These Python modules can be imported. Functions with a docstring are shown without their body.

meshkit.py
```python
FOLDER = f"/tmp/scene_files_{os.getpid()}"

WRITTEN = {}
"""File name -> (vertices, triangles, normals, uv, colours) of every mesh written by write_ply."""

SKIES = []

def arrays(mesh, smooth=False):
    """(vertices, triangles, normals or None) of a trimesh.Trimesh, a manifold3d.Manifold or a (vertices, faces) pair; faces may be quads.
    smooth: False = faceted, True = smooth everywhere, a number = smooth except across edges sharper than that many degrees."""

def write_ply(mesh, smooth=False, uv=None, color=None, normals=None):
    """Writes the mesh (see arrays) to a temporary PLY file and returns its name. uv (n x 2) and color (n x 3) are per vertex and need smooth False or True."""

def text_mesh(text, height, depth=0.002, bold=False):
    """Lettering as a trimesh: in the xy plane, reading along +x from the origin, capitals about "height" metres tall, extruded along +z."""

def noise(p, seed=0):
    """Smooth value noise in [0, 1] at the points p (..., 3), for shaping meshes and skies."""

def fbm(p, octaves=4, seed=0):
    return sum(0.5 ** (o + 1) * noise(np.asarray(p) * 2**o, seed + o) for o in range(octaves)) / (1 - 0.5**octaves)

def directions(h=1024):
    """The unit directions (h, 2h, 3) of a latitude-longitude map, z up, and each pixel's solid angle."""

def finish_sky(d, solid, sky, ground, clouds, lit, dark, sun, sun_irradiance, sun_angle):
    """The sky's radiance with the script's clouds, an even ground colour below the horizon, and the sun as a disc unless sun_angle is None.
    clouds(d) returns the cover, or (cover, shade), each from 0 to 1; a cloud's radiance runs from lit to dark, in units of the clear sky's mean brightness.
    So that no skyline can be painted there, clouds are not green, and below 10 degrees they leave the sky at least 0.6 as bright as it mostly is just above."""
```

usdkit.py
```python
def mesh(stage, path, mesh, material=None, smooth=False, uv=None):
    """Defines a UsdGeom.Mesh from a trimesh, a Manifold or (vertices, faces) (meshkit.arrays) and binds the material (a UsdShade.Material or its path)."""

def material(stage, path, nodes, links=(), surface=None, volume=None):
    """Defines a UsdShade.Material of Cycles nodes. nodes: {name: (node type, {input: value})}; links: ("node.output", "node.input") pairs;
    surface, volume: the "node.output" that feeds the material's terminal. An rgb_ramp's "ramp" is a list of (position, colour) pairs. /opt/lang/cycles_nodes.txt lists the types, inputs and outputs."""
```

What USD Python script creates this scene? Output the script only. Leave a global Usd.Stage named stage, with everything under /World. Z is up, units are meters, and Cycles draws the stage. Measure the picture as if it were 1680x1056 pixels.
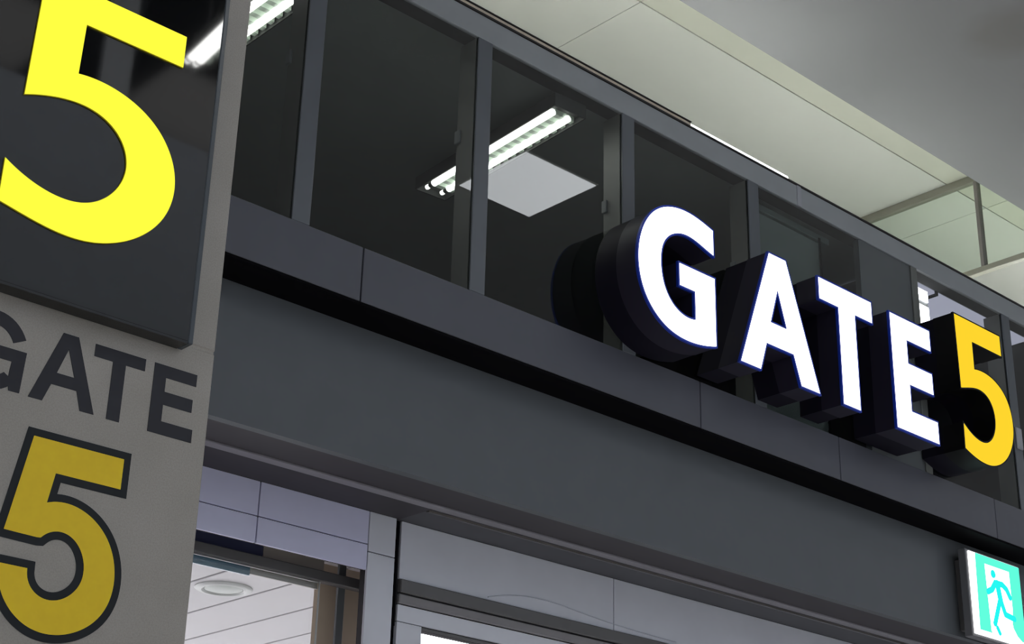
import math
import numpy as np
import trimesh
import usdkit
from pxr import Usd, UsdGeom, UsdLux, Gf, Sdf, UsdShade, Vt
from scipy.interpolate import splprep, splev
from shapely.geometry import Polygon

stage = Usd.Stage.CreateInMemory()
UsdGeom.SetStageUpAxis(stage, UsdGeom.Tokens.z)
UsdGeom.SetStageMetersPerUnit(stage, 1.0)
UsdGeom.Xform.Define(stage, '/World')
UsdGeom.Scope.Define(stage, '/World/Looks')

# ------------------------------------------------------------------ camera, light, exposure
EXPOSURE = 0.0
RIGHT = np.array([0.731546, -0.681376, 0.023805])
DOWN = np.array([0.285649, 0.274605, -0.918148])
FWD = np.array([0.619067, 0.678468, 0.395521])
EYE = np.array([0.0, -4.2, 1.6])
cam = UsdGeom.Camera.Define(stage, '/World/camera')
cam.CreateHorizontalApertureAttr(36.0)
cam.CreateVerticalApertureAttr(36.0 * 1056 / 1680)
cam.CreateFocalLengthAttr(2670.593 / 1680 * 36.0)
cam.CreateClippingRangeAttr(Gf.Vec2f(0.05, 100.0))
cam.CreateExposureAttr(EXPOSURE)
cam.AddTransformOp().Set(Gf.Matrix4d(*RIGHT, 0, *(-DOWN), 0, *(-FWD), 0, *EYE, 1))

HALL_PANEL = 3.5          # radiance of the hall's LED panels
HIGH_PANEL = 15.5          # radiance of the unseen panels added to light the tall hall
COVE_TUBE = 34.0
TUBE = 6.5
ENTRANCE_PANEL = 5.0
fill_light = UsdLux.RectLight.Define(stage, '/World/entrance_fill_light')   # added unseen area light that brightens the entrance room
fill_light.CreateWidthAttr(6.0); fill_light.CreateHeightAttr(2.6)
fill_light.CreateIntensityAttr(2.2); fill_light.CreateColorAttr(Gf.Vec3f(1.0, 0.95, 1.0))
fill_light.AddTransformOp().Set(Gf.Matrix4d(-1, 0, 0, 0, 0, 0, 1, 0, 0, 1, 0, 0, 5.0, 5.8, 1.5, 1))


# ------------------------------------------------------------------ helpers
def lin(r, g, b):
    return tuple((c / 255 / 12.92) if c / 255 <= .04045 else ((c / 255 + .055) / 1.055) ** 2.4 for c in (r, g, b))


LOOKS = {}


def paint(name, col, rough=.5, metal=0., var=.05, scale=6., bump=0., spec=.5, bscale=None):
    """A painted, plastic or metal surface: a colour with a faint mottling and an optional fine grain."""
    n = {'geo': ('geometry', {}), 'no': ('noise_texture', {'scale': scale, 'detail': 4., 'roughness': .6}),
         'r': ('rgb_ramp', {'ramp': [(.25, tuple(c * (1 - var) for c in col)), (.75, tuple(min(1, c * (1 + var)) for c in col))]}),
         'p': ('principled_bsdf', {'roughness': rough, 'metallic': metal, 'specular_ior_level': spec})}
    l = [('geo.position', 'no.vector'), ('no.fac', 'r.fac'), ('r.color', 'p.base_color')]
    if bump:
        n['bn'] = ('noise_texture', {'scale': bscale or 220., 'detail': 2.})
        n['b'] = ('bump', {'strength': bump, 'distance': .002})
        l += [('geo.position', 'bn.vector'), ('bn.fac', 'b.height'), ('b.normal', 'p.normal')]
    LOOKS[name] = usdkit.material(stage, '/World/Looks/' + name, n, l, surface='p.BSDF')
    return LOOKS[name]


def glow(name, col, strength):
    LOOKS[name] = usdkit.material(stage, '/World/Looks/' + name, {'e': ('emission', {'color': col, 'strength': strength})}, [], surface='e.emission')
    return LOOKS[name]


def pane(name, tint, ior=1.5, rough=0.):
    n = {'t': ('transparent_bsdf', {'color': tint}), 'g': ('glossy_bsdf', {'color': (1, 1, 1), 'roughness': rough}),
         'f': ('fresnel', {'IOR': ior}), 'm': ('mix_closure', {}), 'geo': ('geometry', {}),
         'front': ('math', {'math_type': 'subtract', 'value1': 1.}), 'k': ('math', {'math_type': 'multiply'}), 'k2': ('math', {'math_type': 'multiply', 'value2': 2.1, 'use_clamp': True})}
    LOOKS[name] = usdkit.material(stage, '/World/Looks/' + name, n, [('geo.backfacing', 'front.value2'), ('front.value', 'k.value1'), ('f.fac', 'k.value2'), ('k.value', 'k2.value1'), ('k2.value', 'm.fac'), ('t.BSDF', 'm.closure1'), ('g.BSDF', 'm.closure2')], surface='m.closure')
    return LOOKS[name]


def boxm(x0, x1, y0, y1, z0, z1, chamfer=0.):
    b = trimesh.creation.box((x1 - x0, y1 - y0, z1 - z0))
    if chamfer:
        c = min(chamfer, .45 * min(b.extents))
        h = np.array(b.extents) / 2
        pts = []
        for s in np.ndindex(2, 2, 2):
            sg = np.array(s) * 2 - 1
            for k in range(3):
                p = h - c
                p[k] = h[k]
                pts.append(p * sg)
        b = trimesh.convex.convex_hull(np.array(pts))
    b.apply_translation(((x0 + x1) / 2, (y0 + y1) / 2, (z0 + z1) / 2))
    return b


def tubem(a, b, r, seg=16):
    return trimesh.creation.cylinder(radius=r, segment=np.array([a, b], float), sections=seg)


def extr(poly, yback, depth):
    """An outline drawn in x and z, made solid from y = yback towards the viewer (-y)."""
    parts = [trimesh.creation.extrude_polygon(g, depth, engine='earcut') for g in getattr(poly, 'geoms', [poly])]
    m = trimesh.util.concatenate(parts)
    m.apply_transform(np.array([[1, 0, 0, 0], [0, 0, -1, yback], [0, 1, 0, 0], [0, 0, 0, 1.]]))
    return m


def spline(pts, n=None):
    p = np.array(pts, float)
    tck, _ = splprep(p.T, s=len(p) * 1.2e-6, k=3)
    return list(map(tuple, np.array(splev(np.linspace(0, 1, n or len(p) * 5), tck)).T))


COUNT = {}


def fresh(parent, name):
    k = COUNT.get((parent, name), 0)
    COUNT[(parent, name)] = k + 1
    return f'{parent}/{name}' + (f'_{k:03d}' if k else '')


ORIGIN = {}


def tag(prim, label=None, cat=None, group=None, kind=None):
    for k, v in (('label', label), ('category', cat), ('group', group), ('kind', kind)):
        if v:
            prim.SetCustomDataByKey(k, v)
    return prim


def thing(name, loc=(0, 0, 0), label=None, cat=None, group=None, kind=None):
    path = fresh('/World', name)
    x = UsdGeom.Xform.Define(stage, path)
    x.AddTranslateOp().Set(Gf.Vec3d(*map(float, loc)))
    ORIGIN[path] = np.array(loc, float)
    tag(x.GetPrim(), label, cat, group, kind)
    return path


def part(parent, name, mesh, look, smooth=False, label=None, kind=None):
    """A mesh, given in world coordinates, as a part of the thing or part PARENT."""
    path = fresh(parent, name)
    top = '/'.join(path.split('/')[:3])
    m = mesh.copy()
    m.apply_translation(-ORIGIN[top])
    p = usdkit.mesh(stage, path, m, LOOKS[look], smooth=smooth).GetPrim()
    tag(p, label, kind=kind)
    return path


def copy_of(src, loc, label=None, group=None, rz=0.):
    path = fresh('/World', src.split('/')[-1])
    x = UsdGeom.Xform.Define(stage, path)
    x.GetPrim().GetReferences().AddInternalReference(src)
    x.ClearXformOpOrder()
    x.AddTranslateOp().Set(Gf.Vec3d(*map(float, loc)))
    x.GetPrim().SetInstanceable(True)
    tag(x.GetPrim(), label, group=group)
    return path


# ------------------------------------------------------------------ materials
paint('lit_rail_paint', lin(158, 162, 165), .42, var=.06)  # top rail only: brighter light and reflection put into the colour
paint('sill_paint', lin(85, 86, 95), .42, var=.06)
paint('seam_metal', lin(170, 172, 178), .35)
paint('mullion_paint', lin(100, 104, 110), .4, var=.05)
paint('fin_paint', lin(116, 118, 114), .5)
paint('panel_paint', lin(95, 99, 103), .5, var=.05)
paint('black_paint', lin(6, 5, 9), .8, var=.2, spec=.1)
paint('soffit_dark', lin(58, 53, 58), .55)
paint('soffit_mid', lin(78, 77, 82), .5)
paint('soffit_strip', lin(140, 136, 142), .4)
paint('soffit_gloss', lin(90, 86, 84), .18, metal=.8)
paint('lavender_clad', lin(222, 221, 248), .38, var=.03)
paint('grey_clad', lin(224, 225, 234), .38, var=.03)
paint('joint_dark', lin(60, 58, 62), .7)
paint('rail_dark', lin(104, 102, 102), .4)
paint('rail_light', lin(140, 136, 138), .4)
paint('brown_board', lin(196, 178, 156), .6, var=.06)
paint('post_dark', lin(112, 116, 118), .45)
paint('navy_strip', lin(70, 74, 108), .3)
paint('teal_strip', lin(86, 122, 142), .25)
paint('beige_strip', lin(176, 168, 160), .4)
paint('strip_white', lin(226, 222, 226), .5, var=.02)
paint('groove_grey', lin(120, 122, 124), .7)
paint('white_panel', lin(226, 226, 218), .6, var=.02, scale=1.5)
paint('cream_panel', lin(218, 218, 203), .6, var=.02, scale=1.5)
paint('ceiling_back', lin(150, 146, 136), .8)
paint('coping_dark', lin(44, 40, 40), .5)
paint('batten_beige', lin(226, 212, 192), .6, var=.12, scale=30.)
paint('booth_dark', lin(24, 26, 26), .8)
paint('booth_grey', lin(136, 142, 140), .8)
paint('booth_floor', lin(150, 150, 148), .7)
paint('booth_light', lin(176, 176, 192), .6)
paint('blind_grey', lin(132, 144, 142), .6)
paint('spandrel_grey', lin(100, 104, 106), .4)
paint('clip_grey', lin(120, 126, 130), .4)
paint('letter_side', lin(40, 36, 52), .5, spec=.35)
paint('letter_back', lin(20, 17, 32), .6, spec=.2)
paint('letter_side_black', lin(10, 9, 11), .5, spec=.3)
paint('trim_blue', lin(24, 60, 190), .4)
paint('sign_frame', lin(62, 70, 78), .3)
paint('sign_black', lin(14, 15, 17), .03, var=.02, spec=.5)
paint('sign_yellow_edge', lin(200, 186, 36), .4)
paint('vinyl_black', lin(50, 50, 56), .55, var=.08, scale=40., spec=.3)
paint('vinyl_dark', lin(28, 32, 36), .5, var=.08, scale=40., spec=.3)
paint('vinyl_yellow', lin(254, 214, 46), .5, var=.05, scale=30., spec=.3)
paint('steel_white', lin(214, 216, 214), .35)
paint('can_grey', lin(176, 184, 176), .25, metal=.3)
paint('opal_off', lin(170, 178, 170), .35)
paint('exit_grey', lin(112, 112, 116), .45)
paint('hall_slate', lin(196, 204, 214), .6)
paint('hall_wall', lin(212, 213, 214), .8)
paint('hall_mullion', lin(215, 220, 226), .5)
paint('hall_glass', lin(30, 31, 33), .1)
paint('curtain_rail', lin(150, 148, 136), .4)
paint('curtain_post', lin(138, 132, 130), .4)
paint('fixture_dark', lin(60, 62, 60), .5)
paint('fin_white', lin(190, 205, 190), .4)
paint('arc_grey', lin(206, 208, 218), .5)
paint('bracket_metal', lin(90, 90, 92), .4, metal=.5)
pane('transom_glass', (.86, .88, .87), 1.5)
pane('door_glass', (.93, .95, .94), 1.45)
pane('curtain_glass', (.88, .92, .88), 1.4)
glow('led_hall', (.93, .97, 1.0), HALL_PANEL)
glow('added_high_glow', (1.0, .985, .97), HIGH_PANEL)
glow('led_entrance', (1.0, .97, 1.0), ENTRANCE_PANEL)
glow('tube_glow', (1.0, 1.0, .96), TUBE)
glow('cove_glow', (.97, 1.0, .95), COVE_TUBE)
glow('booth_ceiling_glow', lin(184, 184, 206), 1.0)
glow('strip_glow', (.95, .93, 1.0), 5.0)
glow('letter_white', (1.0, 1.0, 1.0), 1.6)
glow('letter_yellow', lin(255, 214, 46), 1.0)
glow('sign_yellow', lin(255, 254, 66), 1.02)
glow('exit_white', (1.0, 1.0, 1.0), 1.6)
glow('exit_green', lin(98, 255, 222), 1.0)
glow('exit_figure', lin(40, 250, 244), 1.0)

# column cladding: warm grey with fine sparkle
LOOKS['column_clad'] = usdkit.material(stage, '/World/Looks/column_clad', {
    'geo': ('geometry', {}), 'n1': ('noise_texture', {'scale': 5., 'detail': 3.}), 'n2': ('noise_texture', {'scale': 260., 'detail': 3., 'roughness': .7}),
    'r1': ('rgb_ramp', {'ramp': [(.3, lin(166, 160, 151)), (.7, lin(174, 168, 160))]}),
    'r2': ('rgb_ramp', {'ramp': [(.3, (.84, .84, .84)), (.6, (1., 1., 1.)), (.74, (1.0, 1., 1.)), (.8, (1.25, 1.25, 1.25))]}),
    'mx': ('mix', {'mix_type': 'multiply', 'fac': 1.}), 'b': ('bump', {'strength': .25, 'distance': .001}),
    'p': ('principled_bsdf', {'roughness': .5})},
    [('geo.position', 'n1.vector'), ('geo.position', 'n2.vector'), ('n1.fac', 'r1.fac'), ('n2.fac', 'r2.fac'), ('r1.color', 'mx.color1'), ('r2.color', 'mx.color2'),
     ('mx.color', 'p.base_color'), ('n2.fac', 'b.height'), ('b.normal', 'p.normal')], surface='p.BSDF')

# grey ceiling with one soft round darker patch
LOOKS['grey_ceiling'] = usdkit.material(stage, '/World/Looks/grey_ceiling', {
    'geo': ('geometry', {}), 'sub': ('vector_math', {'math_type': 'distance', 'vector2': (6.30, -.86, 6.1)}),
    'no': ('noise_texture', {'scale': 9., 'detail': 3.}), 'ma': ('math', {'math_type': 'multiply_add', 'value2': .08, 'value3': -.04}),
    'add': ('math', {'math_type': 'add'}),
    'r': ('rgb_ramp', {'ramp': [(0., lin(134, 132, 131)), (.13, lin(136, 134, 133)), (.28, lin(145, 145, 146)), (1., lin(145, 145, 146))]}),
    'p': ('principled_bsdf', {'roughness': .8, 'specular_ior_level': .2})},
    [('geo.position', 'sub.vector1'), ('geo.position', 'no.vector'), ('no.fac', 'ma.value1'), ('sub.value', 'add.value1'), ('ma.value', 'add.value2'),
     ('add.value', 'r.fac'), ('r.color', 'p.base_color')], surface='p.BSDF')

# polished hall floor: large pale tiles
LOOKS['floor_tile'] = usdkit.material(stage, '/World/Looks/floor_tile', {
    'geo': ('geometry', {}), 'br': ('brick_texture', {'offset': 0., 'scale': 1., 'brick_width': .6, 'row_height': .6, 'mortar_size': .003,
                                                      'color1': lin(218, 218, 218), 'color2': lin(214, 214, 214), 'mortar': lin(140, 136, 130)}),
    'p': ('principled_bsdf', {'roughness': .25})},
    [('geo.position', 'br.vector'), ('br.color', 'p.base_color')], surface='p.BSDF')

# ------------------------------------------------------------------ the hall's shell
XA, XB = -6.0, 16.0
t = thing('floor', (0, 0, -.1), kind='structure')
part(t, 'hall_floor', boxm(XA, XB, -9, 6, -.1, 0), 'floor_tile')

t = thing('ceiling', (0, -1.9, 6.1), kind='structure')
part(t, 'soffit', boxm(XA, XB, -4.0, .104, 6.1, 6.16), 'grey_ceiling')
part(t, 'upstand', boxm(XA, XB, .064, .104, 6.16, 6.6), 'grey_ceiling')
part(t, 'bulkhead', boxm(XA, XB, -4.0, -3.9, 6.16, 10.5), 'hall_wall')

t = thing('ceiling', (0, -6, 10.5), kind='structure')
part(t, 'high_ceiling', boxm(XA, XB, -9, -3.9, 10.5, 10.6), 'hall_wall')

t = thing('wall_left', (XA, 0, 0), kind='structure')
part(t, 'wall_surface', boxm(XA - .1, XA, -9, 6, 0, 10.5), 'hall_wall')
t = thing('wall_right', (XB, 0, 0), kind='structure')
part(t, 'wall_surface', boxm(XB, XB + .1, -9, 6, 0, 10.5), 'hall_wall')

# the opposite wall of the tall hall: pale slate cladding with a dark glazed band above (seen mirrored in the column's sign)
t = thing('wall_opposite', (0, -9, 0), kind='structure')
part(t, 'cladding', boxm(XA, XB, -9.1, -9, 0, 8.3), 'hall_slate')
part(t, 'glazing', boxm(XA, XB, -9.1, -9.03, 8.3, 10.5), 'hall_glass')
for k in range(-4, 5):
    x = 5.29 + k * 1.9
    part(t, 'mullion', boxm(x - .13, x + .13, -9.03, -8.97, 8.3, 10.5), 'hall_mullion')

# white upper ceiling behind the booth top
t = thing('ceiling', (0, 1.5, 6.5), kind='structure')
part(t, 'backing', boxm(XA, XB, .104, 3, 6.515, 6.55), 'ceiling_back')
xs = [XA] + [5.265 + 3.265 * k for k in range(-3, 4)] + [XB]
for a, b in zip(xs[:-1], xs[1:]):
    part(t, 'edge_panel', boxm(a + .0025, b - .0025, 0.104, .635, 6.5, 6.515), 'cream_panel')
    part(t, 'ceiling_panel', boxm(a + .0025, b - .0025, .643, 3, 6.5, 6.515), 'white_panel')
t = thing('wall_back', (0, 3, 5.3), kind='structure')
part(t, 'wall_surface', boxm(XA, XB, 3, 3.1, 5.25, 6.6), 'hall_wall')

# ------------------------------------------------------------------ window_1: the glazed band over the doors
FX0, FX1 = .6, 12.2
t = window = thing('window_1', (5, 0, 3.9), kind='structure')
for a, b in ((FX0, 5.668), (5.684, FX1)):
    part(t, 'top_rail', boxm(a, b, 0, .020, 5.225, 5.333, .002), 'lit_rail_paint')
part(t, 'rail_backing', boxm(FX0, FX1, .0205, .09, 5.227, 5.333), 'booth_dark')
part(t, 'joint_cover', boxm(5.66, 5.692, -.004, .02, 5.225, 5.335, .002), 'seam_metal', label='pale metal joint cover in the top rail')
part(t, 'coping', boxm(FX0, FX1, -.006, .06, 5.333, 5.341), 'coping_dark', label='thin dark coping along the top')
sj = [FX0, 3.113, 4.918, 5.884, 7.187, 8.5, 9.8, 11.1, FX1]
for a, b in zip(sj[:-1], sj[1:]):
    part(t, 'sill_panel', boxm(a + .0025, b - .0025, 0, .17, 3.904, 4.112, .002), 'sill_paint')
part(t, 'sill_backing', boxm(FX0, FX1, .012, .165, 3.91, 4.10), 'joint_dark')
MUL = [1.17, 2.0, 2.837, 3.652, 4.484, 5.329, 7.487, 8.32, 9.15, 9.98, 10.81, 11.64]
for m in MUL:
    w = .038
    part(t, 'mullion', boxm(m - w, m + w, 0, .008, 4.112, 5.225, .002), 'mullion_paint')
    part(t, 'mullion_fin', boxm(m - w, m + w, .017, .112, 4.112, 5.225), 'fin_paint')
    if m < 6:
        part(t, 'fin_clip', boxm(m - w - .012, m - w, .085, .115, 4.77, 4.83, .003), 'clip_grey')
part(t, 'mullion', boxm(6.594, 6.648, .0, .02, 4.112, 5.225, .003), 'fin_paint', label='narrow dark mullion beside the grey spandrel')
part(t, 'pale_plate', boxm(7.46, 7.515, -.012, 0, 4.45, 4.57, .004), 'seam_metal', label='small pale plate on the mullion')  # small pale patch, set as a thin plate
edges = MUL[:6] + [6.154, 6.621] + MUL[6:]
for a, b in zip(edges[:-1], edges[1:]):
    wa, wb = (.028 if a == 6.621 else .002 if a == 6.154 else .0385), (.028 if b == 6.621 else .032 if b == 6.154 else .0385)
    if a == 6.154:
        part(t, 'spandrel', boxm(a + wa, b - wb, .0085, .04, 4.113, 5.224), 'spandrel_grey', label='opaque grey spandrel panel')
    else:
        part(t, 'glass_pane', boxm(a + wa - .03, b - wb + .03, .0085, .0165, 4.113, 5.224), 'transom_glass')

# ------------------------------------------------------------------ the booth behind that glass
t = thing('wall_booth', (5, 1.5, 3.6), kind='structure')
part(t, 'booth_floor', boxm(FX0, FX1, .235, 2.0, 3.56, 3.6), 'booth_floor')
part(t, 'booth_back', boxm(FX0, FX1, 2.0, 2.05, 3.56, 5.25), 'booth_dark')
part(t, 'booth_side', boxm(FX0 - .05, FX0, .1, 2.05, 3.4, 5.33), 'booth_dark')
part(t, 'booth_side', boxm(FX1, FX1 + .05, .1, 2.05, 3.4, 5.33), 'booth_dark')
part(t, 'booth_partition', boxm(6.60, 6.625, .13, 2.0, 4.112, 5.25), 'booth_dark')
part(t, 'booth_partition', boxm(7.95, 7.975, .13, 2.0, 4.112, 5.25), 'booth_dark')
part(t, 'booth_roof', boxm(FX0, FX1, .095, 2.05, 5.262, 5.31), 'booth_grey')
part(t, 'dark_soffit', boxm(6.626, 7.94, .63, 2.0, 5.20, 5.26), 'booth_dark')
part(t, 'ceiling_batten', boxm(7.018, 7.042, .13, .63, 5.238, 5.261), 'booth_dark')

# ------------------------------------------------------------------ wall_front: recessed fascia panel and soffits
t = thing('wall_front', (5, .17, 3.4), kind='structure')
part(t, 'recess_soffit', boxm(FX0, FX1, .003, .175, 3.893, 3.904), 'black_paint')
part(t, 'fascia_panel', boxm(FX0, FX1, .164, .2, 3.402, 3.893), 'panel_paint')
part(t, 'soffit_board', boxm(FX0, FX1, .2, .378, 3.402, 3.44), 'soffit_dark')
part(t, 'soffit_track', boxm(FX0, FX1, .380, .428, 3.396, 3.44, .002), 'soffit_strip', label='pale metal track along the soffit')
part(t, 'soffit_board', boxm(FX0, 3.845, .430, .7, 3.402, 3.44), 'soffit_dark')
part(t, 'soffit_gasket', boxm(3.847, FX1, .430, .458, 3.404, 3.44), 'soffit_dark')
part(t, 'soffit_bead', boxm(3.847, FX1, .460, .486, 3.399, 3.44, .006), 'soffit_gloss', label='glossy metal bead along the soffit')
part(t, 'soffit_board', boxm(3.847, FX1, .488, .7, 3.403, 3.44), 'soffit_mid')
part(t, 'core', boxm(FX0, FX1, .2, .23, 3.44, 3.9), 'booth_dark')
part(t, 'core', boxm(FX0, FX1, .2, 2.0, 3.44, 3.46), 'booth_dark')

# ------------------------------------------------------------------ door_1: left doorway with its panelled header
t = thing('door_1', (2.9, .65, 0), kind='structure')
part(t, 'header_backing', boxm(FX0, 3.70, .648, .675, 3.178, 3.40), 'joint_dark')
for a, b in ((FX0, 1.66), (1.666, 3.187), (3.192, 3.697)):
    for z0, z1 in ((3.172, 3.269), (3.273, 3.402)):
        part(t, 'header_panel', boxm(a, b, .638, .650, z0, z1, .001), 'lavender_clad')
part(t, 'post_backing', boxm(3.708, 3.826, .648, .69, 0, 3.40), 'joint_dark')
part(t, 'post_panel', boxm(3.701, 3.832, .638, .650, 3.246, 3.402, .001), 'grey_clad')
part(t, 'post_panel', boxm(3.701, 3.832, .638, .650, 0, 3.242, .001), 'grey_clad')
part(t, 'post_gap', boxm(3.834, 3.862, .66, .70, 0, 3.402), 'black_paint')
part(t, 'door_rail', boxm(FX0, 3.83, .80, .84, 3.139, 3.180, .003), 'rail_dark')
part(t, 'door_stile', boxm(3.722, 3.757, .842, .856, 0, 3.24, .002), 'post_dark')
part(t, 'glass_pane', boxm(FX0, 3.6128, .816, .824, .02, 3.139), 'door_glass')
part(t, 'glass_edge', boxm(3.613, 3.6165, .816, .824, .02, 3.139), 'steel_white', label='bright edge strip of the door glass')
part(t, 'under_rail_strip', boxm(FX0, 3.30, .828, .838, 3.105, 3.136), 'teal_strip', label='teal strip drawing a glass reflection under the door rail')  # teal reflection in the door glass put in as a strip
part(t, 'under_rail_strip', boxm(3.302, 3.613, .828, .838, 3.112, 3.136), 'beige_strip', label='pale strip under the door rail')
part(t, 'over_rail_strip', boxm(FX0, 3.372, .86, .90, 3.19, 3.249), 'navy_strip', label='dark navy strip above the rail')  # band above the rail, dark navy turning to beige
part(t, 'over_rail_strip', boxm(3.374, 3.66, .86, .90, 3.19, 3.249), 'beige_strip', label='beige strip above the rail')
part(t, 'jamb_board', boxm(3.693, 3.93, .93, .96, 0, 3.249), 'brown_board', label='brown board beside the door')

# ------------------------------------------------------------------ door_2: right doorway
t = thing('door_2', (6, .66, 0), kind='structure')
part(t, 'header_backing', boxm(3.866, FX1, .662, .69, 2.99, 3.402), 'joint_dark')
for a, b in ((3.868, 5.067), (5.071, 7.2), (7.204, 9.4), (9.404, FX1)):
    part(t, 'header_panel', boxm(a, b, .65, .661, 3.173, 3.402, .001), 'grey_clad')
part(t, 'track_cover', boxm(3.868, FX1, .635, .661, 3.118, 3.170, .004), 'rail_dark')
part(t, 'track_cover', boxm(3.868, FX1, .642, .661, 3.076, 3.113, .004), 'rail_light')
part(t, 'lower_panel', boxm(3.868, FX1, .65, .661, 3.008, 3.072, .001), 'grey_clad')
part(t, 'jamb_panel', boxm(3.868, 3.992, .65, .69, 0, 3.005, .001), 'grey_clad')
part(t, 'glass_frame', boxm(3.994, FX1, .66, .70, 2.992, 3.006, .002), 'rail_dark')
part(t, 'glass_pane', boxm(3.994, FX1, .672, .682, .02, 2.992), 'door_glass')

arc_pts = np.array(spline([(4.33, 3.184), (4.50, 3.219), (4.68, 3.230), (4.90, 3.210), (5.10, 3.199), (5.47, 3.188)], 40))
t = thing('reflection_arc', (4.9, .647, 3.2), 'thin grey arc drawing a faint reflection along the pale header above the right door track', 'reflection_arc')  # thin reflection on the header put in as a grey line
part(t, 'arc_line', trimesh.util.concatenate([tubem((p[0], .647, p[1]), (q[0], .647, q[1]), .0022, 8) for p, q in zip(arc_pts[:-1], arc_pts[1:])]), 'arc_grey', smooth=True)

# ------------------------------------------------------------------ the entrance room behind the doors
t = thing('ceiling', (5, 3, 3.25), kind='structure')
part(t, 'strip_backing', boxm(FX0, FX1, .7, 5.9, 3.266, 3.29), 'groove_grey')
for k in range(-9, 28):
    a = 3.515 + .305 * k
    part(t, 'ceiling_strip', boxm(a + .007, a + .298, .905, 5.9, 3.25, 3.265, .002), 'strip_white')
t = thing('wall_entrance', (5, 3, 0), kind='structure')
part(t, 'wall_surface', boxm(FX0 - .1, FX0, .23, 5.9, 0, 3.44), 'strip_white')
part(t, 'wall_surface', boxm(FX1, FX1 + .1, .23, 5.9, 0, 3.44), 'strip_white')
part(t, 'wall_surface', boxm(FX0, FX1, 5.9, 6.0, 0, 3.3), 'strip_white')

# ------------------------------------------------------------------ lamps
t = led = thing('ceiling_light', (5.72, -1.947, 6.1), 'square white LED panel light in the grey ceiling, the one mirrored in the transom glass', 'ceiling light', 'LED panels in the grey ceiling')
part(t, 'frame', boxm(5.43, 6.01, -2.24, -1.655, 6.092, 6.1), 'steel_white')
part(t, 'diffuser', boxm(5.44, 6.0, -2.23, -1.665, 6.088, 6.092), 'led_hall')
spots = [(-3.5, -1.88), (-1.2, -1.88), (12.4, -1.88), (14.4, -1.88)] + [(-4 + 1.9 * k, -3.68) for k in range(11)]
for x, y in spots:
    copy_of(led, (x, y, 6.1), 'square white LED panel light in the grey ceiling, outside the mirrored view', 'LED panels in the grey ceiling beyond the view')
t = high = thing('added_high_light', (-2.3, -6.2, 10.5), 'unseen large square LED panel added in the high hall ceiling behind the viewer', 'ceiling light', 'added LED panels in the high hall ceiling')  # unseen panels added to light the hall
part(t, 'frame', boxm(-3.02, -1.58, -6.92, -5.48, 10.485, 10.5), 'steel_white')
part(t, 'diffuser', boxm(-3.0, -1.6, -6.9, -5.5, 10.48, 10.485), 'added_high_glow')
for k in range(1, 7):
    copy_of(high, (-2.3 + 2.5 * k, -6.2, 10.5), group='added LED panels in the high hall ceiling')

for (x0, y0, wx, wy, who) in ((5.45, 1.75, 1.6, 1.0, 'over the right doors'), (2.2, 3.6, 1.2, .6, 'added out of sight deep over the left side'), (7.6, 3.9, 1.2, 1.2, 'added out of sight deep over the right side')):  # the two deep lights are unseen, added to brighten the room
    t = thing('entrance_light', (x0, y0, 3.25), f'flat white ceiling light of the entrance room {who}', 'ceiling light')
    part(t, 'frame', boxm(x0 - wx / 2 - .02, x0 + wx / 2 + .02, y0 - wy / 2 - .02, y0 + wy / 2 + .02, 3.238, 3.25), 'steel_white')
    part(t, 'diffuser', boxm(x0 - wx / 2, x0 + wx / 2, y0 - wy / 2, y0 + wy / 2, 3.232, 3.238), 'led_entrance')


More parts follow.
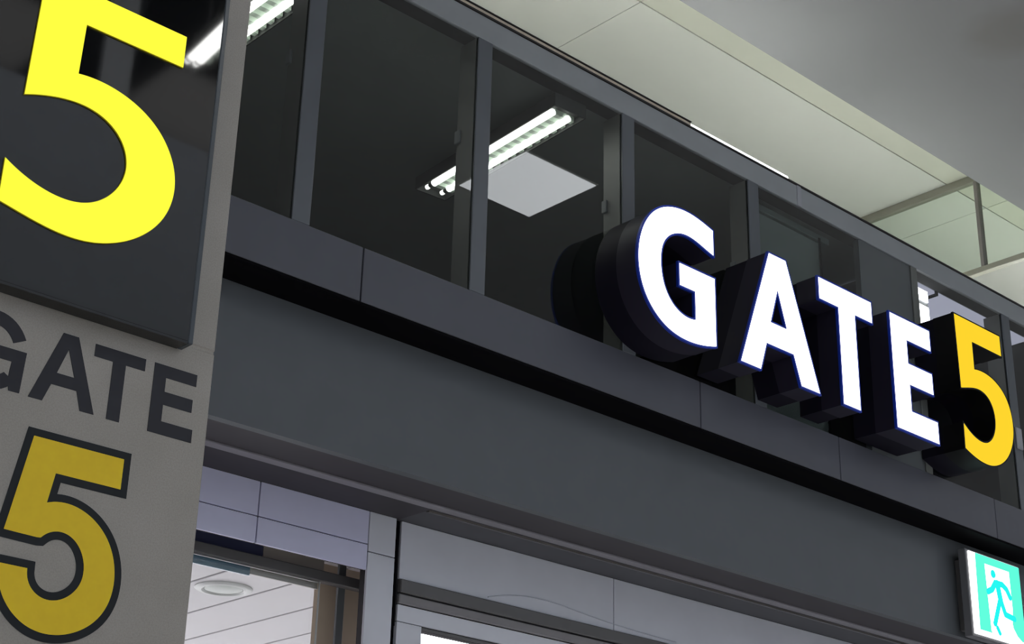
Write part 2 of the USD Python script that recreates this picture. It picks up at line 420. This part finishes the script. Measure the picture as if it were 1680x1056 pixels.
def lathe(profile, centre, n=40):
    m = trimesh.creation.revolve(np.array(profile, float), sections=n)
    m.apply_translation(centre)
    return m


t = thing('downlight', (3.665, 1.57, 3.25), 'round white recessed downlight in the strip ceiling behind the left doorway', 'downlight')
part(t, 'trim_ring', lathe([(.082, .0), (.082, -.006), (.092, -.012), (.112, -.010), (.122, -.004), (.122, 0)], (3.665, 1.57, 3.25)), 'steel_white', smooth=30)
part(t, 'lens', lathe([(0, -.013), (.05, -.0115), (.080, -.006), (.080, -.001), (0, -.001)], (3.665, 1.57, 3.25)), 'opal_off', smooth=30)

def twin_lamp(name, a, b, label, sep, r, look, rods=None, nfin=16):
    """Two parallel bare tubes with a row of small reflector fins, running from A to B."""
    a, b = np.array(a, float), np.array(b, float)
    d = (b - a) / np.linalg.norm(b - a)
    s = np.cross([0, 0, 1.], d); s /= np.linalg.norm(s)
    if s[0] < 0:
        s = -s
    L = np.linalg.norm(b - a)
    t = thing(name, tuple((a + b) / 2 + s * sep / 2), label, 'tube light')
    ang = math.atan2(d[1], d[0])

    def slab(l0, l1, w0, w1, z0, z1):
        m = trimesh.creation.box((l1 - l0, w1 - w0, z1 - z0))
        m.apply_translation(((l0 + l1) / 2, (w0 + w1) / 2, (z0 + z1) / 2))
        M = np.eye(4)
        M[:3, 0], M[:3, 1], M[:3, 2], M[:3, 3] = d, s, (0, 0, 1), a
        m.apply_transform(M)
        if np.linalg.det(M[:3, :3]) < 0:
            m.invert()
        return m
    part(t, 'body', slab(-.05, L + .05, -.026, sep + r * 3.3, r + .012, r + .045), 'fixture_dark')
    for w in (-.03, sep + r * 3.4):  # side and end plates added to keep tube light off the booth ceiling
        part(t, 'side_light_shield', slab(-.05, L + .05, w - .003, w + .003, -r * .2, r + .045), 'fixture_dark')
    for l in (-.053, L + .047):
        part(t, 'end_light_shield', slab(l, l + .006, -.033, sep + r * 3.4 + .003, -r * .2, r + .045), 'fixture_dark')
    for w in (0, sep):
        part(t, 'tube', tubem(a + s * w, b + s * w - d * .05, r), look, smooth=40)
        part(t, 'end_cap', tubem(b + s * w - d * .045, b + s * w - d * .02, r * .8), 'fixture_dark', smooth=40)
        part(t, 'lamp_holder', tubem(b + s * w - d * .018, b + s * w + d * .005, r * .7), look, smooth=40)
    for k in range(nfin):
        l = L * (k + .5) / nfin - .02
        part(t, 'reflector_fin', slab(l, l + L / nfin * .45, r * 1.2, sep + r * 2.6, r * .1, r + .011), 'fin_white')
    if rods:
        for l in (.15 * L, .85 * L):
            p = a + d * l + s * sep / 2
            part(t, 'hanger', tubem(p + (0, 0, r + .04), (p[0], p[1], rods), .006, 8), 'bracket_metal')
    return t


twin_lamp('tube_light', (4.155, .13, 5.16), (4.219, 1.03, 5.16), 'twin bare tube light glowing behind the transom pane left of the letters', .085, .0155, 'tube_glow')
twin_lamp('tube_light', (2.79, .13, 5.16), (2.80, 1.03, 5.16), 'twin bare tube light behind the transom glass just right of the column top', .085, .0155, 'tube_glow')
glow('pendant_glow', (1.0, 1.0, .97), 26.0)
twin_lamp('pendant_tube_light', (3.99, -4.5, 6.8), (4.13, -5.74, 6.8), 'twin tube pendant hung in the high hall, mirrored in the black column sign', .055, .03, 'pendant_glow', rods=10.5, nfin=12)

# cove lights lying on the booth top, just behind its coping
t = thing('cove_light', (5.42, .16, 5.31), 'lit cove tube lying on the booth top above the letter G', 'cove light')
part(t, 'base', boxm(5.03, 5.81, .12, .20, 5.31, 5.45, .004), 'steel_white')
part(t, 'tube', tubem((5.05, .16, 5.477), (5.79, .16, 5.477), .016), 'cove_glow', smooth=40)
for k in range(2):
    x = 5.035 if k == 0 else 5.797
    part(t, 'end_cap', boxm(x - .012, x + .012, .14, .18, 5.45, 5.47, .003), 'steel_white')
for (a, b, who) in ((3.05, 4.98, 'left of the lit cove tube'), (1.0, 3.0, 'behind the column')):
    t = thing('cove_light', ((a + b) / 2, .1, 5.31), f'beige cove light housing on the booth top {who}', 'cove light')
    part(t, 'housing', boxm(a, b, .07, .10, 5.31, 5.424, .003), 'batten_beige')
    part(t, 'lip', boxm(a, b, .066, .10, 5.425, 5.430, .001), 'coping_dark')
    part(t, 'base', boxm(a, b, .101, .34, 5.31, 5.36, .004), 'steel_white')
    part(t, 'tube', tubem((a + .03, .26, 5.41), (b - .03, .26, 5.41), .016), 'cove_glow', smooth=40)
for (a, b) in ((6.1, 7.4), (7.75, 11.9)):
    t = thing('cove_light', ((a + b) / 2, .5, 5.31), 'hidden cove tube on the booth top ' + ('before the glass curtain' if a < 7 else 'beyond the glass curtain'), 'cove light')
    part(t, 'base', boxm(a, b, .44, .56, 5.31, 5.36, .004), 'steel_white')
    part(t, 'tube', tubem((a + .03, .5, 5.41), (b - .03, .5, 5.41), .016), 'cove_glow', smooth=40)

t = thing('added_glow_ceiling', (7.28, .38, 5.25), 'lavender ceiling panels made to glow dimly behind the transom glass above the yellow 5', 'ceiling light')  # plain ceiling given an added glow in place of light falling on it
part(t, 'diffuser', boxm(6.63, 7.016, .135, .628, 5.245, 5.261), 'booth_ceiling_glow')
part(t, 'diffuser', boxm(7.044, 7.93, .135, .628, 5.245, 5.261), 'booth_ceiling_glow')
t = thing('strip_light', (6.895, .14, 4.97), 'bright vertical strip light behind the transom glass left of the yellow 5', 'strip light')
part(t, 'housing', boxm(6.842, 6.948, .138, .165, 4.97, 5.232, .003), 'steel_white')
part(t, 'diffuser', boxm(6.85, 6.94, .130, .137, 4.99, 5.135), 'strip_glow')
part(t, 'diffuser', boxm(6.85, 6.94, .130, .137, 5.165, 5.228), 'strip_glow')

# ------------------------------------------------------------------ venetian blind behind one transom pane
t = thing('venetian_blind', (5.75, .15, 4.12), 'dim grey-green venetian blind behind the pane above the letters A and T', 'blind')
part(t, 'head_rail', boxm(5.40, 6.09, .135, .165, 5.205, 5.24, .003), 'blind_grey')
for k in range(26):
    z = 4.14 + k * .0412
    m = boxm(5.40, 6.02, -.0225, .0225, -.001, .001)
    m.apply_transform(trimesh.transformations.rotation_matrix(math.radians(-58), (1, 0, 0)))
    m.apply_translation((0, .15, z))
    part(t, 'slat', m, 'blind_grey')
part(t, 'ladder_tape', boxm(5.985, 6.0, .122, .126, 4.12, 5.21), 'black_paint')

# ------------------------------------------------------------------ hanging glass smoke curtain
t = thing('smoke_curtain', (8.1, 1.5, 5.835), 'clear glass smoke curtain hanging from the white ceiling in a grey metal frame', 'glass curtain')
part(t, 'top_rail', boxm(8.076, 8.124, .106, 2.95, 6.452, 6.5, .003), 'curtain_rail')
part(t, 'bottom_rail', boxm(8.078, 8.122, .106, 2.95, 5.835, 5.872, .003), 'curtain_rail')
ys = [.106, .445, 1.445, 2.445, 2.95]
for a, b in zip(ys[:-1], ys[1:]):
    part(t, 'glass_pane', boxm(8.096, 8.104, a, b, 5.872, 6.452), 'curtain_glass')
for y in ys[1:-1]:
    part(t, 'post', boxm(8.078, 8.122, y - .012, y + .012, 5.872, 6.452, .002), 'curtain_post')


# ------------------------------------------------------------------ lettering outlines (x, z in metres)
def outline(*segs):
    out = []
    for kind, pts in segs:
        out += spline(pts) if kind == 'S' else list(pts)
    return Polygon(out).buffer(0)


G_OUT = [(4.749, 4.681), (4.693, 4.696), (4.639, 4.706), (4.585, 4.711), (4.531, 4.709), (4.477, 4.698), (4.424, 4.676), (4.382, 4.646), (4.345, 4.607), (4.319, 4.566), (4.298, 4.52), (4.286, 4.473), (4.281, 4.418),
         (4.285, 4.358), (4.297, 4.302), (4.317, 4.256), (4.345, 4.215), (4.385, 4.178), (4.435, 4.149), (4.491, 4.131), (4.547, 4.123), (4.61, 4.122), (4.674, 4.129), (4.728, 4.142), (4.752, 4.15)]
G_IN = [(4.617, 4.236), (4.582, 4.232), (4.54, 4.238), (4.499, 4.255), (4.468, 4.283), (4.443, 4.32), (4.429, 4.361), (4.423, 4.413), (4.424, 4.459), (4.436, 4.507), (4.458, 4.542), (4.49, 4.569), (4.528, 4.586), (4.571, 4.592), (4.614, 4.589), (4.657, 4.58), (4.70, 4.57), (4.749, 4.556)]
GLYPH = {
    'G': outline(('S', G_OUT), ('L', [(4.752, 4.461), (4.523, 4.461), (4.523, 4.353), (4.617, 4.353)]), ('S', G_IN)),
    'A': Polygon([(5.113, 4.709), (5.235, 4.709), (5.440, 4.132), (5.302, 4.132), (5.256, 4.264), (5.080, 4.264), (5.034, 4.132), (4.895, 4.132)], [[(5.166, 4.527), (5.213, 4.379), (5.116, 4.379)]]),
    'T': Polygon([(5.461, 4.711), (5.867, 4.711), (5.867, 4.597), (5.733, 4.597), (5.733, 4.133), (5.600, 4.133), (5.600, 4.597), (5.461, 4.597)]),
    'E': Polygon([(6.004, 4.711), (6.337, 4.711), (6.337, 4.596), (6.138, 4.596), (6.138, 4.486), (6.331, 4.486), (6.331, 4.371), (6.138, 4.371), (6.138, 4.247), (6.347, 4.247), (6.347, 4.130), (6.004, 4.130)]),
    '5': outline(('L', [(6.566, 4.880), (6.985, 4.880), (6.985, 4.762), (6.717, 4.762)]),
                 ('S', [(6.715, 4.624), (6.75, 4.629), (6.79, 4.630), (6.855, 4.621), (6.919, 4.599), (6.973, 4.563), (7.007, 4.517), (7.025, 4.464), (7.03, 4.40), (7.019, 4.335), (6.988, 4.268), (6.944, 4.212), (6.886, 4.167), (6.815, 4.138), (6.741, 4.132), (6.662, 4.140), (6.60, 4.157), (6.562, 4.171)]),
                 ('S', [(6.566, 4.309), (6.598, 4.288), (6.649, 4.261), (6.711, 4.248), (6.761, 4.252), (6.806, 4.276), (6.842, 4.323), (6.857, 4.381), (6.853, 4.438), (6.831, 4.481), (6.787, 4.507), (6.722, 4.514), (6.655, 4.502), (6.572, 4.480)])),
}
WORD = [('G', 'letter_g', 'white glowing box letter G, first of the GATE 5 sign over the door'), ('A', 'letter_a', 'white glowing box letter A, second of the GATE 5 sign over the door'),
        ('T', 'letter_t', 'white glowing box letter T, third of the GATE 5 sign over the door'), ('E', 'letter_e', 'white glowing box letter E, last white letter of the sign over the door'),
        ('5', 'number_five', 'yellow glowing box numeral 5 at the end of the sign over the door')]
DEPTH = .237
for ch, name, label in WORD:
    g = GLYPH[ch]
    x0, z0, x1, z1 = g.bounds
    t = thing(name, ((x0 + x1) / 2, 0, z0), label, 'sign letter')
    yellow = ch == '5'
    part(t, 'face', extr(g.buffer(-.005, join_style=2), -DEPTH + .003, .005), 'letter_yellow' if yellow else 'letter_white', label='yellow glowing face' if yellow else 'white glowing face')
    part(t, 'trim_cap', extr(g.buffer(.003, join_style=2).difference(g.buffer(-.0045, join_style=2)), -DEPTH + .011, .012), 'letter_side_black' if yellow else 'trim_blue', label='thin rim around the face')
    part(t, 'side_return', extr(g, -.120, DEPTH - .131), 'letter_side_black' if yellow else 'letter_side', smooth=25)
    part(t, 'back_box', extr(g.buffer(-.002, join_style=2), 0, .120), 'letter_back', smooth=25)

# ------------------------------------------------------------------ exit sign
t = thing('exit_sign', (7.23, .164, 3.39), 'green and white glowing running-man exit sign on the dark fascia', 'exit sign')
part(t, 'housing', boxm(6.990, 7.48, .072, .116, 3.388, 3.830, .004), 'exit_grey')
part(t, 'mounting_plate', boxm(7.03, 7.44, .116, .164, 3.43, 3.79, .004), 'rail_dark')
part(t, 'lens', boxm(7.004, 7.462, .060, .072, 3.402, 3.818, .003), 'exit_white', label='white glowing lens')
DOOR = [(7.134, 3.776), (7.364, 3.776), (7.367, 3.577), (7.360, 3.53), (7.353, 3.506), (7.359, 3.484), (7.39, 3.449), (7.43, 3.428), (7.43, 3.402), (7.15, 3.402), (7.15, 3.432), (7.144, 3.432)]
GREEN = Polygon([(7.058, 3.815), (7.461, 3.815), (7.461, 3.404), (7.046, 3.404), (7.046, 3.429)]).difference(Polygon(DOOR)).difference(Polygon([(7.0, 3.39), (7.47, 3.39), (7.47, 3.428), (7.0, 3.428)]))
part(t, 'green_field', extr(GREEN, .060, .0015), 'exit_green', label='mint green field around the doorway shape')
from shapely.geometry import LineString, Point
from shapely.ops import unary_union
MAN = unary_union([Point(7.209, 3.735).buffer(.020), LineString([(7.146, 3.634), (7.186, 3.652), (7.222, 3.692), (7.287, 3.694), (7.324, 3.676), (7.350, 3.640)]).buffer(.015),
                   LineString([(7.240, 3.69), (7.258, 3.604)]).buffer(.020), LineString([(7.252, 3.610), (7.222, 3.551), (7.186, 3.480)]).buffer(.015),
                   LineString([(7.258, 3.612), (7.291, 3.543), (7.372, 3.534)]).buffer(.015), LineString([(7.204, 3.462), (7.222, 3.437)]).buffer(.011)])
part(t, 'running_figure', extr(MAN, .060, .002), 'exit_figure', label='cyan running figure')

# ------------------------------------------------------------------ column with its vinyl lettering
CX0, CX1 = 1.06, 1.824
t = column = thing('column', ((CX0 + CX1) / 2, -.88, 0), 'square speckled warm grey column with black GATE and yellow 5 lettering', 'column')
part(t, 'cladding_panel', boxm(CX0, CX1, -1.2, -.56, 0, 2.9855, .004), 'column_clad')
part(t, 'cladding_panel', boxm(CX0, CX1, -1.2, -.56, 2.989, 6.1, .004), 'column_clad')
part(t, 'core', boxm(CX0 + .003, CX1 - .003, -1.1975, -.563, .01, 6.09), 'column_clad')


def ring(cx, cz, rx, rz, a0, a1, n=40):
    a = np.radians(np.linspace(a0, a1, n))
    return [(cx + rx * math.cos(q), cz + rz * math.sin(q)) for q in a]


gcx, gcz = 1.298, 2.8415
cg = Polygon(ring(gcx, gcz, .080, .086, 27, 318) + ring(gcx, gcz, .050, .056, 312, 27)).buffer(0)
cg = cg.union(Polygon([(1.300, 2.854), (1.375, 2.854), (1.371, 2.764), (1.347, 2.764), (1.342, 2.79), (1.345, 2.827), (1.300, 2.827)]))
COLTEXT = [('letter_g', cg),
           ('letter_a', Polygon([(1.450, 2.923), (1.486, 2.923), (1.543, 2.763), (1.510, 2.763), (1.497, 2.804), (1.438, 2.804), (1.423, 2.763), (1.391, 2.763)], [[(1.467, 2.890), (1.488, 2.831), (1.447, 2.831)]])),
           ('letter_t', Polygon([(1.527, 2.921), (1.651, 2.921), (1.651, 2.893), (1.604, 2.893), (1.604, 2.762), (1.573, 2.762), (1.573, 2.893), (1.527, 2.893)])),
           ('letter_e', Polygon([(1.674, 2.921), (1.783, 2.921), (1.783, 2.893), (1.705, 2.893), (1.705, 2.860), (1.778, 2.860), (1.778, 2.830), (1.705, 2.830), (1.705, 2.791), (1.785, 2.791), (1.785, 2.761), (1.674, 2.761)]))]
for n, g in COLTEXT:
    part(column, n, extr(g, -1.2, .0015), 'vinyl_black', label='black letter ' + n[-1].upper())
five = outline(('L', [(1.417, 2.684), (1.627, 2.684), (1.627, 2.617), (1.476, 2.617)]),
               ('S', [(1.466, 2.552), (1.495, 2.560), (1.533, 2.557), (1.57, 2.541), (1.606, 2.509), (1.631, 2.468), (1.640, 2.427), (1.634, 2.384), (1.617, 2.347), (1.587, 2.315), (1.549, 2.295), (1.510, 2.288), (1.469, 2.294), (1.432, 2.313), (1.404, 2.342), (1.388, 2.376), (1.382, 2.410)]),
               ('S', [(1.444, 2.410), (1.451, 2.384), (1.469, 2.364), (1.495, 2.356), (1.524, 2.361), (1.548, 2.379), (1.563, 2.406), (1.565, 2.441), (1.553, 2.473), (1.531, 2.493), (1.504, 2.498), (1.482, 2.492), (1.464, 2.479)]),
               ('L', [(1.455, 2.477), (1.382, 2.479)]))
part(column, 'number_five', extr(five.buffer(.0165, join_style=2, mitre_limit=3), -1.2, .0015), 'vinyl_dark', label='dark outline of the lower yellow 5')
part(column + '/number_five', 'fill', extr(five, -1.2015, .001), 'vinyl_yellow', label='dull yellow fill of the 5')

# ------------------------------------------------------------------ glossy black lit sign on the column
SX0, SX1, SZ0, SZ1 = 1.145, 1.734, 2.966, 3.880
t = thing('column_sign', ((SX0 + SX1) / 2, -1.2, SZ0), 'glossy black column sign with a large bright yellow numeral 5', 'sign')
part(t, 'box', boxm(SX0 + .004, SX1 - .004, -1.243, -1.2, SZ0 + .004, SZ1 - .004, .003), 'sign_frame')
for a, b in ((SX0, SX0 + .013), (SX1 - .013, SX1)):
    part(t, 'side_frame', boxm(a, b, -1.2515, -1.205, SZ0, SZ1, .002), 'sign_frame', label='slate side frame of the sign')
for a, b in ((SZ0, SZ0 + .006), (SZ1 - .008, SZ1)):
    part(t, 'edge_frame', boxm(SX0 + .0135, SX1 - .0135, -1.249, -1.205, a, b), 'sign_frame' if b == SZ1 else 'sign_black')
part(t, 'face_panel', boxm(SX0 + .0135, SX1 - .0135, -1.250, -1.2435, SZ0 + .0062, SZ1 - .0082), 'sign_black', label='glossy black face')
BIG_OUT = [(1.371, 3.507), (1.40, 3.5095), (1.446, 3.507), (1.493, 3.498), (1.537, 3.480), (1.579, 3.451), (1.611, 3.416), (1.632, 3.377), (1.641, 3.334), (1.640, 3.294), (1.628, 3.251), (1.602, 3.207), (1.567, 3.172), (1.525, 3.144), (1.483, 3.127), (1.44, 3.118), (1.396, 3.117), (1.346, 3.121), (1.296, 3.129), (1.236, 3.141)]
BIG_IN = [(1.236, 3.243), (1.274, 3.223), (1.319, 3.207), (1.363, 3.199), (1.406, 3.201), (1.441, 3.212), (1.472, 3.233), (1.498, 3.264), (1.511, 3.295), (1.514, 3.331), (1.507, 3.365), (1.492, 3.392), (1.466, 3.413), (1.434, 3.427), (1.395, 3.433), (1.35, 3.431), (1.308, 3.422), (1.255, 3.403)]
big = outline(('L', [(1.262, 3.719), (1.626, 3.719), (1.626, 3.634), (1.374, 3.634)]), ('S', BIG_OUT), ('S', BIG_IN))
part(t, 'number_five', extr(big, -1.250, .004), 'sign_yellow_edge', label='yellow sides of the numeral')
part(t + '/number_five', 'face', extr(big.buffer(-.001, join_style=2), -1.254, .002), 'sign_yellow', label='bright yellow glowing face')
